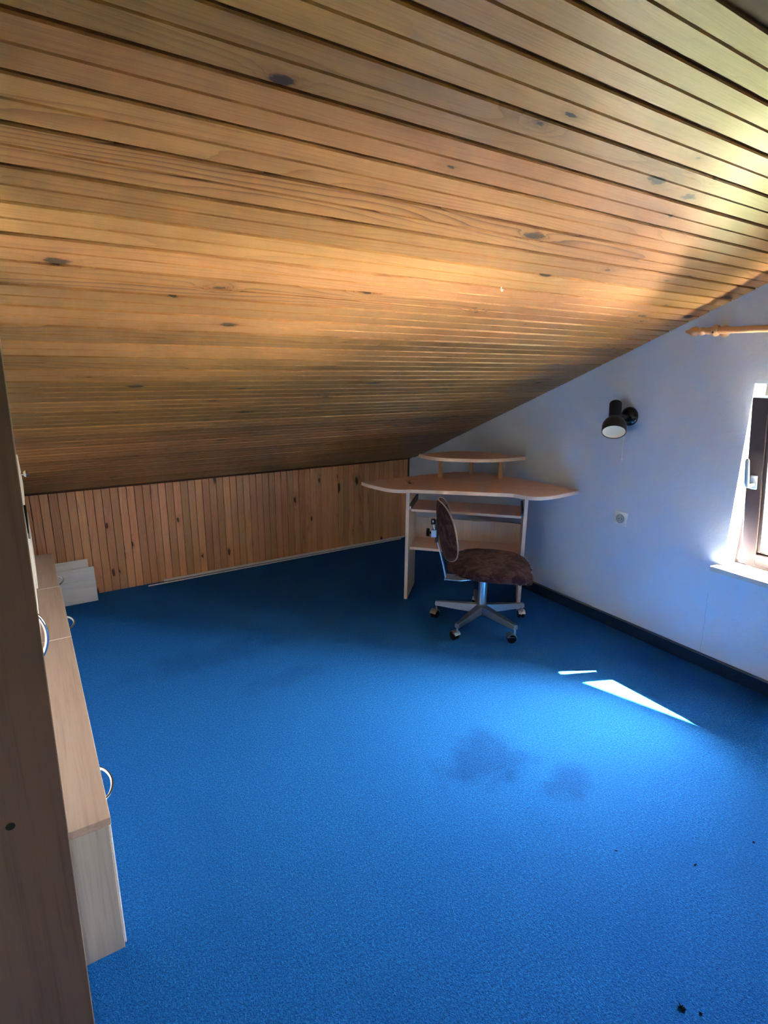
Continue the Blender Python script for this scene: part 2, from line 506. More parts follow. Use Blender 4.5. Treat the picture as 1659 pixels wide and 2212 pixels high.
TH = 0.011
lift = TH * math.sqrt(1 + SL * SL)
ceil = slope_slab('ceiling', YR, YK + 0.1, lift, lift + 0.02, XL - 0.1, XW + 0.01, M['joint'])
tag(ceil, 'sloping pine plank ceiling over the far half of the room', 'ceiling', kind='structure')
ceil2 = slope_slab('ceiling', YN - 0.1, YR, lift, lift + 0.02, XL - 0.1, XW + 0.01, M['joint'])
tag(ceil2, 'second pine plank slope falling behind the ridge', 'ceiling', kind='structure')
PY = 0.0951
cosb = 1 / math.sqrt(1 + SL * SL); sinb = SL * cosb
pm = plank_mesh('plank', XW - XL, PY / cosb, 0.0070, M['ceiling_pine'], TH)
def place_plank(ym, far, parent):
    """ym: horizontal place of the plank's middle line"""
    zb = zc(ym) + lift
    o = bpy.data.objects.new('plank', pm)
    COL.objects.link(o)
    nrm = Vector((0, -sinb, -cosb)) if far else Vector((0, sinb, -cosb))
    ax = Vector((1, 0, 0))
    ay = nrm.cross(ax)
    off = nrm * random.uniform(-0.0012, 0.0006)
    o.matrix_world = Matrix(((ax.x, ay.x, nrm.x, XL + off.x), (ax.y, ay.y, nrm.y, ym + off.y), (ax.z, ay.z, nrm.z, zb + off.z), (0, 0, 0, 1)))
    o.parent = parent
y = 1.075 + PY / 2 - 4 * PY
while y < YK - PY * 0.3:
    place_plank(y, True, ceil); y += PY
y = YR - PY * 0.62
for k in range(34):
    place_plank(y, False, ceil2); y -= PY
    if y < YN + 0.05: break

# knee wall of upright planks
kw = MB().box(XL - 0.1, XW + 0.02, YK + TH, YK + 0.1, -0.12, zc(YK) + 0.03).build('wall_back', M['joint'])
tag(kw, 'low knee wall clad in upright reddish pine planks', 'wall', kind='structure')
PX = 0.0499
def narrow_board(name, length, pitch, gap, mat, th):
    hw = (pitch - gap) / 2
    prof = [(-hw, 0), (-hw, th - 0.003), (-hw + 0.002, th), (hw - 0.002, th), (hw, th - 0.003), (hw, 0)]
    bm = bmesh.new(); uvl = bm.loops.layers.uv.new('plank')
    A = [bm.verts.new((0, y, z)) for y, z in prof]; B = [bm.verts.new((length, y, z)) for y, z in prof]
    for k in range(len(prof) - 1): bm.faces.new((A[k], B[k], B[k + 1], A[k + 1]))
    bm.faces.new(A[::-1]); bm.faces.new(B)
    bmesh.ops.recalc_face_normals(bm, faces=bm.faces[:])
    for f in bm.faces:
        for l in f.loops: l[uvl].uv = (l.vert.co.x, l.vert.co.y)
    me = bpy.data.meshes.new(name); bm.to_mesh(me); bm.free(); me.materials.append(mat)
    return me
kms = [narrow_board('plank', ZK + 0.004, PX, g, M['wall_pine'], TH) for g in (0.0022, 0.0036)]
x = -0.0189 - PX / 2 - PX
kx = 0
while x < XW - 0.01:
    o = bpy.data.objects.new('plank', kms[kx % 2])
    COL.objects.link(o)
    d = random.uniform(-0.0014, 0.0006)
    # local x -> up, local y -> +x, local z -> towards the room (-y)
    o.matrix_world = Matrix(((0, 1, 0, x), (0, 0, -1, YK + TH - d), (1, 0, 0, 0.0), (0, 0, 0, 1)))
    o.parent = kw
    x += PX; kx += 1

# roof with the gable overhang that shades the window
for nm, y0, y1, lab in (('roof', YR, YK + 0.5, 'boarded roof slope with wide gable overhang above the far room'),
                        ('roof', YN - 0.5, YR, 'boarded roof slope with wide gable overhang beyond the ridge')):
    o = slope_slab(nm, y0, y1, 0.036, 0.20, XL - 0.4, 3.95, M['roof'])
    tag(o, lab, 'roof', kind='structure')
o = MB().box(-60, 90, -90, 90, -5.4, -5.3).build('ground', M['lawn'])
tag(o, 'sunny green lawn far below the window', 'lawn', kind='structure')

# metal-roofed shed added out of view; its sunny roof bounces light up to the ceiling
deflector = empty('bounce_shed', (10.77, -2.06, -5.3))
tag(deflector, 'added unseen shed with bright sheet-metal roof below the window', 'deflector')
SR = axis_matrix((0, 0, 2.99), (-0.241, 0.0035, 0.970), (1, 0, 0))
MB().box(-1.7, 1.7, -1.8, 1.8, -0.06, 0.0, M=SR).build('roof', plain('bright zinc sheet', (0.93, 0.92, 0.90), 0.17, 1.0, 0.02), deflector)
for k in range(7):
    MB().box(-1.7, 1.7, -1.8 + k * 0.6 - 0.012, -1.8 + k * 0.6 + 0.012, 0.0, 0.03, M=SR).build('roof_seam', M['alu'], deflector)
for nm, b in (('wall', (-1.5, -1.4, -1.6, 1.6, 0.0, 2.53)), ('wall', (1.4, 1.5, -1.6, 1.6, 0.0, 3.22)), ('wall', (-1.4, 1.4, -1.6, -1.5, 0.0, 2.53)), ('wall', (-1.4, 1.4, 1.5, 1.6, 0.0, 2.53))):
    MB().box(*b).build(nm, M['outside'], deflector)

# skirting along the gable wall
sk = MB().box(XW - 0.012, XW, YN, YK - 0.002, 0.0, 0.068, bev=0.003).build('baseboard_right', M['skirt'])
tag(sk, 'dark blue carpet skirting with thin grey top edge', 'baseboard', kind='structure')
MB().box(XW - 0.016, XW, YN, YK - 0.002, 0.0685, 0.075, bev=0.0015).build('top_edge', plain('grey skirting edge', (0.09, 0.11, 0.14), 0.7), sk)

# loose white strips at the foot of the knee wall
o = MB().box(0.0, 2.08, -0.006, 0.006, 0.0, 0.016, bev=0.002).build('trim_1', M['white_strip'])
o.location = (0.71, YK - 0.014, 0.004); o.rotation_euler = (0, 0, 0.0)
tag(o, 'thin white strip nailed along the foot of the pine wall', 'trim', kind='structure')
o = MB().box(0.0, 2.14, -0.005, 0.005, 0.0, 0.008, bev=0.002).build('trim_2', M['white_strip'])
o.location = (0.60, YK - 0.046, 0.0); o.rotation_euler = (0, 0, 0.004)
tag(o, 'thin white strip lying loose on the carpet before the pine wall', 'trim', kind='structure')

# ------------------------------------------------------------------ window
win = empty('window_1', (2.96, 0.66, WZ0))
tag(win, 'dark brown wooden window with its casement tilted inwards', 'window', kind='structure')
def at(p): return Vector(p) - Vector(win.location)
def wbox(mb, x0, x1, y0, y1, z0, z1, bev=0.003):
    a, b = at((x0, y0, z0)), at((x1, y1, z1))
    return mb.box(a.x, b.x, a.y, b.y, a.z, b.z, bev=bev)
FX0, FX1 = 2.962, 3.03
for args in ((WY1 - 0.045, WY1, WZ0, WZ1), (WY0, WY0 + 0.045, WZ0, WZ1), (WY0 + 0.045, WY1 - 0.045, WZ0, WZ0 + 0.028), (WY0 + 0.045, WY1 - 0.045, WZ1 - 0.028, WZ1)):
    wbox(MB(), FX0, FX1, *args).build('frame_bar', M['window_brown'], win)
o = wbox(MB(), 2.79, 2.965, WY0 - 0.03, 1.325, WZ0 - 0.026, WZ0, bev=0.004)
o = o.build('window_sill', M['sill'], win)
o['label'] = 'pale grey sill board lit by the sun'

def casement(y0, y1, z0, z1, tilt, handle):
    """hinged at its bottom edge; local frame: x out, y along, z up from the hinge"""
    root = empty('casement', at((2.952, 0, z0)))
    root.parent = win
    root.rotation_euler = (0, -tilt, 0)
    H = z1 - z0; S = 0.066; D = 0.052
    oy = -win.location.y * 0
    c = win.location.y
    Y0, Y1 = y0 - 0, y1 - 0
    def lb(mb, xa, xb, ya, yb, za, zb, bev=0.003): return mb.box(xa, xb, ya, yb, za, zb, bev=bev)
    for args in ((Y1 - S, Y1, 0, H), (Y0, Y0 + S, 0, H), (Y0 + S, Y1 - S, 0, S), (Y0 + S, Y1 - S, H - S, H)):
        lb(MB(), -D, 0.0, *args).build('sash_bar', M['window_brown'], root)
    B = 0.014
    m = MB()
    for args in ((Y1 - S - B, Y1 - S, S, H - S), (Y0 + S, Y0 + S + B, S, H - S), (Y0 + S + B, Y1 - S - B, S, S + B), (Y0 + S + B, Y1 - S - B, H - S - B, H - S)):
        m.box(-D + 0.012, -0.012, *args, bev=0.002)
    m.build('glazing_bead', M['window_brown'], root)
    MB().box(-0.030, -0.026, Y0 + S + 0.002, Y1 - S - 0.002, S + 0.002, H - S - 0.002).build('pane', M['glass'], root)
    if handle:
        hy = Y1 - 0.036; hz = H * 0.525
        MB().box(-D - 0.012, -D, hy - 0.014, hy + 0.014, hz - 0.034, hz + 0.034, bev=0.003).build('handle_plate', M['handle_alu'], root)
        g = MB()
        g.tube([(-D - 0.01, hy, hz - 0.008), (-D - 0.045, hy + 0.002, hz - 0.008), (-D - 0.056, hy + 0.004, hz - 0.002), (-D - 0.058, hy + 0.006, hz + 0.012), (-D - 0.054, hy + 0.012, hz + 0.118), (-D - 0.05, hy + 0.013, hz + 0.124)],
               [0.009, 0.009, 0.010, 0.0105, 0.009, 0.005], 12)
        g.build('handle', M['handle_alu'], root, True)
    return root
cz0, cz1 = WZ0 + 0.032, WZ1 - 0.03
r1 = casement(0.614 - 0.66, 1.244 - 0.66, cz0, cz1, 0.0, True)
r1.location = at((2.960, 0.66, cz0)); r1.rotation_euler = (0, -math.radians(11.9), 0)
# sheet-metal outer ledge
m = MB(); m.prism([(3.032, WZ0 + 0.012), (3.20, WZ0 - 0.012), (3.20, WZ0 - 0.024), (3.032, WZ0 - 0.02)], WY0, WY1, Matrix(((1, 0, 0, -2.96), (0, 0, 1, -0.66), (0, 1, 0, -WZ0), (0, 0, 0, 1))))
m.build('outer_ledge', plain('grey painted ledge', (0.30, 0.30, 0.30), 0.7), win)

# ------------------------------------------------------------------ wall unit on the left
ZB = 0.418
def bow_handle(parent, p, along, out, L=0.145, proj=0.027, mat='chrome', r=0.0042):
    """arched bar handle: p middle of its foot line on the face"""
    p, al, ou = Vector(p), Vector(along), Vector(out)
    pts = []
    for k in range(13):
        t = k / 12
        pts.append(p + al * (L * (t - 0.5)) + ou * (proj * (math.sin(PI * t) ** 0.6) - 0.001))
    rr = [r * 1.25 if k in (0, 12) else r for k in range(13)]
    return MB().tube(pts, rr, 10).build('handle', M[mat], parent, True)

def base_cabinet(y0, y1, xf, hy, label, band='edge_white'):
    t = empty('base_cabinet', (xf, (y0 + y1) / 2, 0))
    W2 = (y1 - y0) / 2 - 0.001
    x0 = XL + 0.01 - xf
    MB().box(x0, -0.0052, -W2, W2, 0.0, ZB - 0.023, bev=0.0012).build('body', M['end_laminate'], t)
    tp = MB().box(x0, 0.0, -W2, W2, ZB - 0.022, ZB, bev=0.0015).build('top', M['grey_laminate'], t)
    MB().box(0.0003, 0.0012, -W2, W2, ZB - 0.0215, ZB - 0.0003).build('edge_band', M['edge_white'], tp)
    MB().box(-W2 * 0 + x0 + 0.002, -0.001, -W2 - 0.0006, -W2 + 0.0004, ZB - 0.0215, ZB - 0.0003).build('edge_band', M[band], tp)
    d = MB().box(-0.005, 0.0, -W2 + 0.001, W2 - 0.001, 0.014, ZB - 0.025, bev=0.001).build('door', M['white_laminate'], t)
    bow_handle(d, (0.0, hy - (y0 + y1) / 2, 0.375), (0, 1, 0), (1, 0, 0))
    tag(t, label, 'cabinet', 'low cabinets along the left wall')
    return t
base_cabinet(1.335, 2.460, 0.060, 1.533, 'long low pale wood cabinet nearest the viewer beside the brown wardrobe panel', 'grey_laminate')
base_cabinet(2.462, 3.092, 0.060, 2.710, 'middle low cabinet of the row with dusty brown top')
base_cabinet(3.094, 3.690, 0.056, 3.310, 'farthest low cabinet of the row next to white boards at the pine wall')

YZ = Matrix(((0, 0, 1, 0), (1, 0, 0, 0), (0, 1, 0, 0), (0, 0, 0, 1)))
def upper_cabinet(y0, y1, xf, label, far=False):
    """stands on the low cabinets, top cut to the roof slope"""
    t = empty('upper_cabinet', (xf, (y0 + y1) / 2, ZB))
    cy = (y0 + y1) / 2
    a0, a1 = y0 + 0.002, y1 - 0.002
    top = lambda y: zc(y) - 0.006 - ZB
    x0 = XL + 0.02 - xf
    def slab(z0, z1, xa, xb, name, mat, parent, m=0.0):
        p = [(a0 + m - cy, z0), (a1 - m - cy, z0)]
        if z1 is None: p += [(a1 - m - cy, top(a1)), (a0 + m - cy, top(a0))]
        else: p += [(a1 - m - cy, min(z1, top(a1))), (a0 + m - cy, z1)]
        return MB().prism(p, xa, xb, YZ).build(name, mat, parent)
    if not far:
        slab(0.001, None, x0, -0.019, 'body', M['end_laminate'], t)
        d = slab(0.012, None, -0.0185, 0.0, 'door', M['white_laminate'], t, 0.002)
        return t, d
    slab(0.001, 0.262, x0, -0.019, 'lower_body', M['white_laminate'], t)
    slab(0.004, 0.262, -0.0185, 0.0, 'drawer_front', M['edge_white'], t, 0.001)
    slab(0.264, 0.43, x0, -0.004, 'open_niche', plain('matte black niche', (0.004, 0.004, 0.005), 0.95, spec=0.05), t, 0.004)
    MB().box(-0.30, -0.003, a0 - cy, a0 - cy + 0.02, 0.264, 0.290, bev=0.002).build('niche_rail', plain('grey metal rail', (0.16, 0.18, 0.20), 0.3, 0.6), t)
    slab(0.432, None, x0, -0.019, 'upper_body', M['white_laminate'], t)
    d = slab(0.432, None, -0.0185, 0.0, 'door', M['edge_white'], t, 0.001)
    k = MB().lathe([(0.0, -0.001), (0.006, 0.0), (0.006, 0.010), (0.013, 0.014), (0.0165, 0.021), (0.0145, 0.029), (0.008, 0.034), (0.0, 0.035)],
                   axis_matrix((0.0, a0 - cy + 0.035, 0.575), (1, 0, 0)), 20)
    k.build('knob', M['chrome'], d, True)
    return t, d
t, d = upper_cabinet(1.34, 2.458, -0.046, '')
tag(t, 'tall pale cabinet hidden behind the brown wardrobe, with arched chrome bar handle', 'cabinet', 'upper cabinets on the low row')
h = bow_handle(d, (0.0, 1.74 - (1.34 + 2.458) / 2, 0.765 - ZB), (0, 0, 1), (1, 0, 0), L=0.15, proj=0.031, r=0.0055)
t, d = upper_cabinet(2.462, 3.092, -0.042, '')
tag(t, 'narrow pale upper cabinet showing as a sliver above the middle low cabinet', 'cabinet', 'upper cabinets on the low row')
t, d = upper_cabinet(3.098, 3.685, -0.034, '', True)
tag(t, 'white upper cabinet with round chrome knob and black niche under the slope', 'cabinet', 'upper cabinets on the low row')

# tall brown wardrobe close to the viewer
wr = empty('wardrobe', (-0.3, 1.18, 0))
def wx(z): return -0.0365 + 0.0157 * z + 0.3
m = MB(); HW = 1.86
m.prism([(XL + 0.02 + 0.3, 0), (wx(0), 0), (wx(HW), HW), (XL + 0.02 + 0.3, HW)], 0.0, 0.022, Matrix(((1, 0, 0, 0), (0, 0, 1, -0.13), (0, 1, 0, 0), (0, 0, 0, 1))))
side = m.build('side_panel', M['brown_laminate'], wr)
m = MB(); m.prism([(wx(0) + 0.0001, 0), (wx(0) + 0.0016, 0), (wx(HW) + 0.0016, HW), (wx(HW) + 0.0001, HW)], 0.0005, 0.0215, Matrix(((1, 0, 0, 0), (0, 0, 1, -0.13), (0, 1, 0, 0), (0, 0, 0, 1))))
m.build('edge_band', plain('tan edge band', (0.46, 0.33, 0.23), 0.45), side)
m = MB().lathe([(0.0055, 0.0004), (0.0085, 0.0004), (0.0085, -0.0006), (0.0055, -0.0006)], axis_matrix((-0.109 + 0.3, -0.130, 0.712), (0, -1, 0)), 20)
m.build('hole_rim', M['brown_laminate'], side, True)
MB().lathe([(0.0, 0.0005), (0.0075, 0.0005), (0.0075, -0.0005)], axis_matrix((-0.109 + 0.3, -0.130, 0.712), (0, -1, 0)), 20).build('peg_hole', plain('black hole', (0.004, 0.004, 0.004), 0.9), side, True)
m = MB(); m.prism([(XL + 0.02 + 0.3, 0), (wx(0) - 0.02, 0), (wx(HW) - 0.02, HW), (XL + 0.02 + 0.3, HW)], 0.023, 0.275, Matrix(((1, 0, 0, 0), (0, 0, 1, -0.13), (0, 1, 0, 0), (0, 0, 0, 1))))
m.build('body', M['brown_laminate'], wr)
m = MB(); m.prism([(wx(0) - 0.0195, 0.02), (wx(0) - 0.001, 0.02), (wx(HW) - 0.001, HW), (wx(HW) - 0.0195, HW)], 0.025, 0.275, Matrix(((1, 0, 0, 0), (0, 0, 1, -0.13), (0, 1, 0, 0), (0, 0, 0, 1))))
m.build('door', M['end_laminate'], wr)
tag(wr, 'tall dark brown wardrobe side with one peg hole at left edge', 'wardrobe')

# two spare boards leaning on the pine wall
def lean_board(x0, x1, ytop, ybot, hgt, label):
    L = math.hypot(hgt, ytop - ybot)
    ang = math.atan2(ytop - ybot, hgt)
    o = MB().box(0, x1 - x0, 0, 0.015, 0, L, bev=0.001).build('shelf_board', M['white_board'])
    o.location = (x0, ybot, 0.001); o.rotation_euler = (-ang, 0, 0)
    tag(o, label, 'board', 'white boards leaning on the pine wall')
lean_board(-0.02, 0.277, 3.905, 3.862, 0.222, 'smaller white wood-grain board leaning in front of its twin')
lean_board(-0.06, 0.250, 3.958, 3.905, 0.262, 'taller white wood-grain board leaning against the pine wall behind another')

# ------------------------------------------------------------------ corner desk
def smooth_line(p, n=6):
    """Catmull-Rom through the points"""
    out = []
    q = [p[0]] + list(p) + [p[-1]]
    for i in range(1, len(q) - 2):
        a, b, c, d = (Vector((*v, 0)) for v in q[i - 1:i + 3])
        for k in range(n):
            t = k / n
            v = 0.5 * ((2 * b) + (c - a) * t + (2 * a - 5 * b + 4 * c - d) * t * t + (3 * b - a - 3 * c + d) * t ** 3)
            out.append((v.x, v.y))
    out.append(tuple(p[-1]))
    return out
DA = Vector((2.014, 2.838, 0)); DU = Vector((0.70711, -0.70711, 0)); DN = Vector((0.70711, 0.70711, 0)); DW = 0.735
DROT = math.atan2(DU.y, DU.x)
desk = empty('corner_desk', DA, DROT)
tag(desk, 'beech corner computer desk with raised monitor shelf and keyboard tray', 'desk')
def dl(p):                                          # world outline point -> desk frame
    q = Vector((p[0], p[1], 0)) - DA
    return (q.dot(DU), q.dot(DN))
ZT = 0.78
front = [(1.806, 3.066), (1.811, 2.964), (1.835, 2.84), (1.868, 2.772), (1.908, 2.741), (1.955, 2.722), (2.193, 2.517), (2.395, 2.345), (2.425, 2.300), (2.446, 2.232), (2.496, 2.185), (2.608, 2.165), (2.843, 2.185)]
outl = smooth_line(front[:6], 4) + smooth_line(front[6:], 4) + [(2.835, 2.40), (2.735, 2.925), (2.57, 3.045), (2.2, 3.066)]
op = [dl(p) for p in outl]
tp = MB().prism(op, ZT - 0.022, ZT, bev=0.0015).build('desk_top', M['desk_top'], desk)
nf = len(smooth_line(front[:6], 4) + smooth_line(front[6:], 4))
m = MB()
ep = op[:nf]
for i in range(nf - 1):
    (xa, ya), (xb, yb) = ep[i], ep[i + 1]
    d = Vector((xb - xa, yb - ya, 0)); nn = Vector((d.y, -d.x, 0)).normalized() * 0.0012
    m.poly_faces([(xa + nn.x, ya + nn.y, ZT - 0.0212), (xb + nn.x, yb + nn.y, ZT - 0.0212), (xb + nn.x, yb + nn.y, ZT - 0.0008), (xa + nn.x, ya + nn.y, ZT - 0.0008),
                  (xa, ya, ZT - 0.0212), (xb, yb, ZT - 0.0212), (xb, yb, ZT - 0.0008), (xa, ya, ZT - 0.0008)],
                 [(0, 1, 2, 3), (7, 6, 5, 4), (3, 2, 6, 7), (1, 0, 4, 5)])
m.build('edge_band', M['desk_edge'], tp)
SD = 0.30
for sx in (-0.011, DW - 0.011):
    p = MB().box(sx, sx + 0.022, 0.0, SD, 0.0, ZT - 0.0225, bev=0.0012).build('side_panel', M['desk_side'], desk)
    MB().box(sx + 0.001, sx + 0.021, -0.0012, -0.0001, 0.001, ZT - 0.024).build('edge_band', M['desk_edge'], p)
ix0, ix1 = 0.0125, DW - 0.0125
ty = -0.004
tr = MB().box(ix0 + 0.014, ix1 - 0.014, ty, ty + 0.27, 0.610, 0.626, bev=0.0012).build('keyboard_tray', M['desk_top'], desk)
MB().box(ix0 + 0.015, ix1 - 0.015, ty - 0.0012, ty - 0.0001, 0.6105, 0.6255).build('edge_band', M['desk_edge'], tr)
for xr, nm in ((ix0 - 0.001, 'drawer_rail'), (ix1 - 0.012, 'drawer_rail')):
    r = MB().box(xr, xr + 0.013, 0.012, 0.29, 0.622, 0.658, bev=0.002).build(nm, M['rail_black'], desk)
    MB().box(xr + 0.002, xr + 0.011, 0.0, 0.016, 0.618, 0.642, bev=0.002).build('rail_tip', M['chrome'], r)
sh = MB().box(ix0, ix1, 0.05, SD - 0.018, 0.335, 0.353, bev=0.0012).build('lower_shelf', M['desk_top'], desk)
MB().box(ix0 + 0.001, ix1 - 0.001, 0.0488, 0.0499, 0.3355, 0.3525).build('edge_band', M['desk_edge'], sh)
MB().box(ix0, ix1, SD - 0.017, SD - 0.001, 0.270, 0.498, bev=0.0012).build('back_panel', M['desk_side'], desk)
# raised shelf on three posts
sf = [(2.242, 3.041), (2.244, 2.931), (2.291, 2.832), (2.38, 2.747), (2.475, 2.680), (2.595, 2.634), (2.704, 2.614), (2.812, 2.612)]
so_ = smooth_line(sf, 4) + [(2.800, 2.70), (2.722, 2.905), (2.606, 3.011), (2.518, 3.040)]
rs = MB().prism([dl(p) for p in so_], 0.910, 0.932, bev=0.0015).build('raised_shelf', M['desk_top'], desk)
m = MB()
ep = [dl(p) for p in smooth_line(sf, 4)]
for i in range(len(ep) - 1):
    (xa, ya), (xb, yb) = ep[i], ep[i + 1]
    d = Vector((xb - xa, yb - ya, 0)); nn = Vector((d.y, -d.x, 0)).normalized() * 0.0012
    m.poly_faces([(xa + nn.x, ya + nn.y, 0.9108), (xb + nn.x, yb + nn.y, 0.9108), (xb + nn.x, yb + nn.y, 0.9312), (xa + nn.x, ya + nn.y, 0.9312),
                  (xa, ya, 0.9108), (xb, yb, 0.9108), (xb, yb, 0.9312), (xa, ya, 0.9312)],
                 [(0, 1, 2, 3), (7, 6, 5, 4), (3, 2, 6, 7), (1, 0, 4, 5)])
m.build('edge_band', M['desk_edge'], rs)
for p in ((2.347, 2.935), (2.605, 2.915), (2.675, 2.700)):
    q = dl(p)
    MB().lathe([(0.0, ZT + 0.0003), (0.0155, ZT + 0.0003), (0.0155, 0.9097), (0.0, 0.9097)], Matrix.Translation((q[0], q[1], 0)), 20).build('post', M['post_wood'], desk, True)

# dry scrap lying on the desk
m = MB()
for k in range(9):
    a0 = random.uniform(0, 2 * PI); r0 = random.uniform(0.0, 0.022)
    c = Vector((r0 * math.cos(a0) * 1.4, r0 * math.sin(a0), 0.003))
    pts = [c + Vector((random.uniform(-.012, .012), random.uniform(-.012, .012), random.uniform(0, .012))) * s_ for s_ in (0, 1, 1.7)]
    pts = [Vector((p.x, p.y, max(p.z, 0.0022))) for p in pts]
    m.tube(pts, [0.002, 0.0026, 0.001], 6)
o = m.build('dry_twig', M['dry'])
o.location = (2.035, 2.845, ZT + 0.0003)
tag(o, 'small dark dried sprig lying on the left of the desk top', 'dried plant')

# ------------------------------------------------------------------ office chair
CX, CY = 2.192, 2.297
chair = empty('office_chair', (CX, CY, 0))
tag(chair, 'swivel chair with mottled brown plush seat and chrome five-star base', 'chair')
ZH = 0.085
for k in range(5):
    ang = math.radians(55 + 72 * k)
    dx, dy = math.cos(ang), math.sin(ang)
    A = axis_matrix((0, 0, 0), (0, 0, 1), (dx, dy, 0))
    m = MB()
    # tapered folded-steel arm, thicker at the hub
    sec = ((0.025, 0.024, 0.078, 0.130), (0.16, 0.020, 0.079, 0.118), (0.285, 0.015, 0.080, 0.106))
    vs = []
    for r, hw, z0, z1 in sec:
        vs.append([A @ Vector(p) for p in ((r, -hw, z0), (r, hw, z0), (r, hw * 0.8, z1), (r, -hw * 0.8, z1))])
    rings = [[m.bm.verts.new(p) for p in ring] for ring in vs]
    for a_, b_ in zip(rings, rings[1:]):
        for i in range(4): m.bm.faces.new((a_[i], a_[(i + 1) % 4], b_[(i + 1) % 4], b_[i]))
    m.bm.faces.new(rings[0][::-1]); m.bm.faces.new(rings[-1])
    bmesh.ops.bevel(m.bm, geom=m.bm.edges[:], offset=0.0025, segments=2, affect='EDGES')
    m.build('base_arm', M['alu'], chair, True)
    cr = 0.277
    rot = math.radians([20, 200, 95, 150, 60][k])
    cst = MB()
    p0 = Vector((dx * cr, dy * cr, 0))
    off = Vector((math.cos(rot), math.sin(rot), 0)) * 0.018
    cst.tube([p0 + Vector((0, 0, 0.045)), p0 + Vector((0, 0, 0.086))], 0.0055, 10)
    ax = Vector((-math.sin(rot), math.cos(rot), 0))
    wc = p0 + off + Vector((0, 0, 0.026))
    cst.tube([wc - ax * 0.019, wc + ax * 0.019], 0.006, 10)
    c0 = cst.build('caster', M['steel'], chair, True)
    for sgn in (-1, 1):
        Mx = axis_matrix(wc + ax * (sgn * 0.0125), ax * sgn)
        MB().lathe([(0.0, -0.007), (0.021, -0.007), (0.0255, -0.004), (0.0255, 0.003), (0.021, 0.007), (0.010, 0.0085), (0.0, 0.0085)], Mx, 24).build('wheel', M['black_gloss'], c0, True)
    # curved metal hood over the wheels
    hd = MB()
    hood = []
    for j in range(9):
        th = math.radians(20 + j * 17.5)
        rad = 0.0285
        u = Vector((math.cos(rot), math.sin(rot), 0))
        q = wc + u * (rad * math.cos(th)) + Vector((0, 0, rad * math.sin(th)))
        hood.append((q - ax * 0.021, q + ax * 0.021, q + (q - wc).normalized() * 0.0018 - ax * 0.021, q + (q - wc).normalized() * 0.0018 + ax * 0.021))
    vv = [[hd.bm.verts.new(x_) for x_ in row] for row in hood]
    for a_, b_ in zip(vv, vv[1:]):
        hd.bm.faces.new((a_[0], a_[1], b_[1], b_[0])); hd.bm.faces.new((a_[2], b_[2], b_[3], a_[3]))
        hd.bm.faces.new((a_[0], b_[0], b_[2], a_[2])); hd.bm.faces.new((a_[1], a_[3], b_[3], b_[1]))
    hd.bm.faces.new((vv[0][0], vv[0][2], vv[0][3], vv[0][1])); hd.bm.faces.new((vv[-1][0], vv[-1][1], vv[-1][3], vv[-1][2]))
    hd.build('hood', M['alu'], c0, True)
MB().lathe([(0.0, 0.062), (0.030, 0.062), (0.032, 0.075), (0.032, 0.132), (0.026, 0.138), (0.0, 0.138)], None, 28).build('hub', M['alu'], chair, True)
MB().lathe([(0.0, 0.135), (0.0275, 0.135), (0.0265, 0.30), (0.0225, 0.304), (0.0, 0.304)], None, 28).build('column', M['steel'], chair, True)
MB().lathe([(0.0, 0.3005), (0.019, 0.3005), (0.019, 0.316), (0.0215, 0.316), (0.0215, 0.322), (0.018, 0.322), (0.018, 0.337), (0.0, 0.337)], None, 28).build('column_ring', M['chrome'], chair, True)
FA = math.radians(-44)                                  # where the chair faces
seatR = Matrix.Rotation(FA, 4, 'Z')
# seat: soft pad, rounded-square outline, ragged rim
def superell(ang, ax_, ay_, p):
    c_, s_ = math.cos(ang), math.sin(ang)
    return (math.copysign(abs(c_) ** (2 / p), c_) * ax_, math.copysign(abs(s_) ** (2 / p), s_) * ay_)
m = MB()
N, rings = 96, []
prof = [(0.0, 0.352), (0.55, 0.350), (0.85, 0.352), (0.955, 0.358), (0.99, 0.370), (1.0, 0.385), (0.985, 0.398), (0.94, 0.408), (0.82, 0.414), (0.6, 0.417), (0.3, 0.416), (0.0, 0.414)]
for s_, z in prof:
    ring = []
    for k in range(1 if s_ == 0 else N):
        th = 2 * PI * k / N
        ex, ey = superell(th, 0.238, 0.236, 3.4)
        wob = 1 + (0.018 * noise.noise((math.cos(th) * 9, math.sin(th) * 9, z * 20)) if s_ > 0.9 else 0)
        x_, y_ = ex * s_ * wob + 0.035, ey * s_ * wob * (1 - 0.30 * max(0.0, -ex / 0.238) ** 2)
        zz = z + 0.006 * noise.noise((x_ * 16, y_ * 16, 2.0 + z * 4)) * (1 if z > 0.38 else 0.4)
        if x_ > 0.12: zz -= 0.9 * (x_ - 0.12) ** 2 * 1.6
        ring.append(m.bm.verts.new(seatR @ Vector((x_, y_, zz))))
    rings.append(ring)
for a_, b_ in zip(rings, rings[1:]):
    for k in range(N):
        j = (k + 1) % N
        if len(a_) == 1: m.bm.faces.new((a_[0], b_[k], b_[j]))
        elif len(b_) == 1: m.bm.faces.new((a_[k], b_[0], a_[j]))
        else: m.bm.faces.new((a_[k], b_[k], b_[j], a_[j]))
seat = m.build('seat', M['plush'], chair, True)
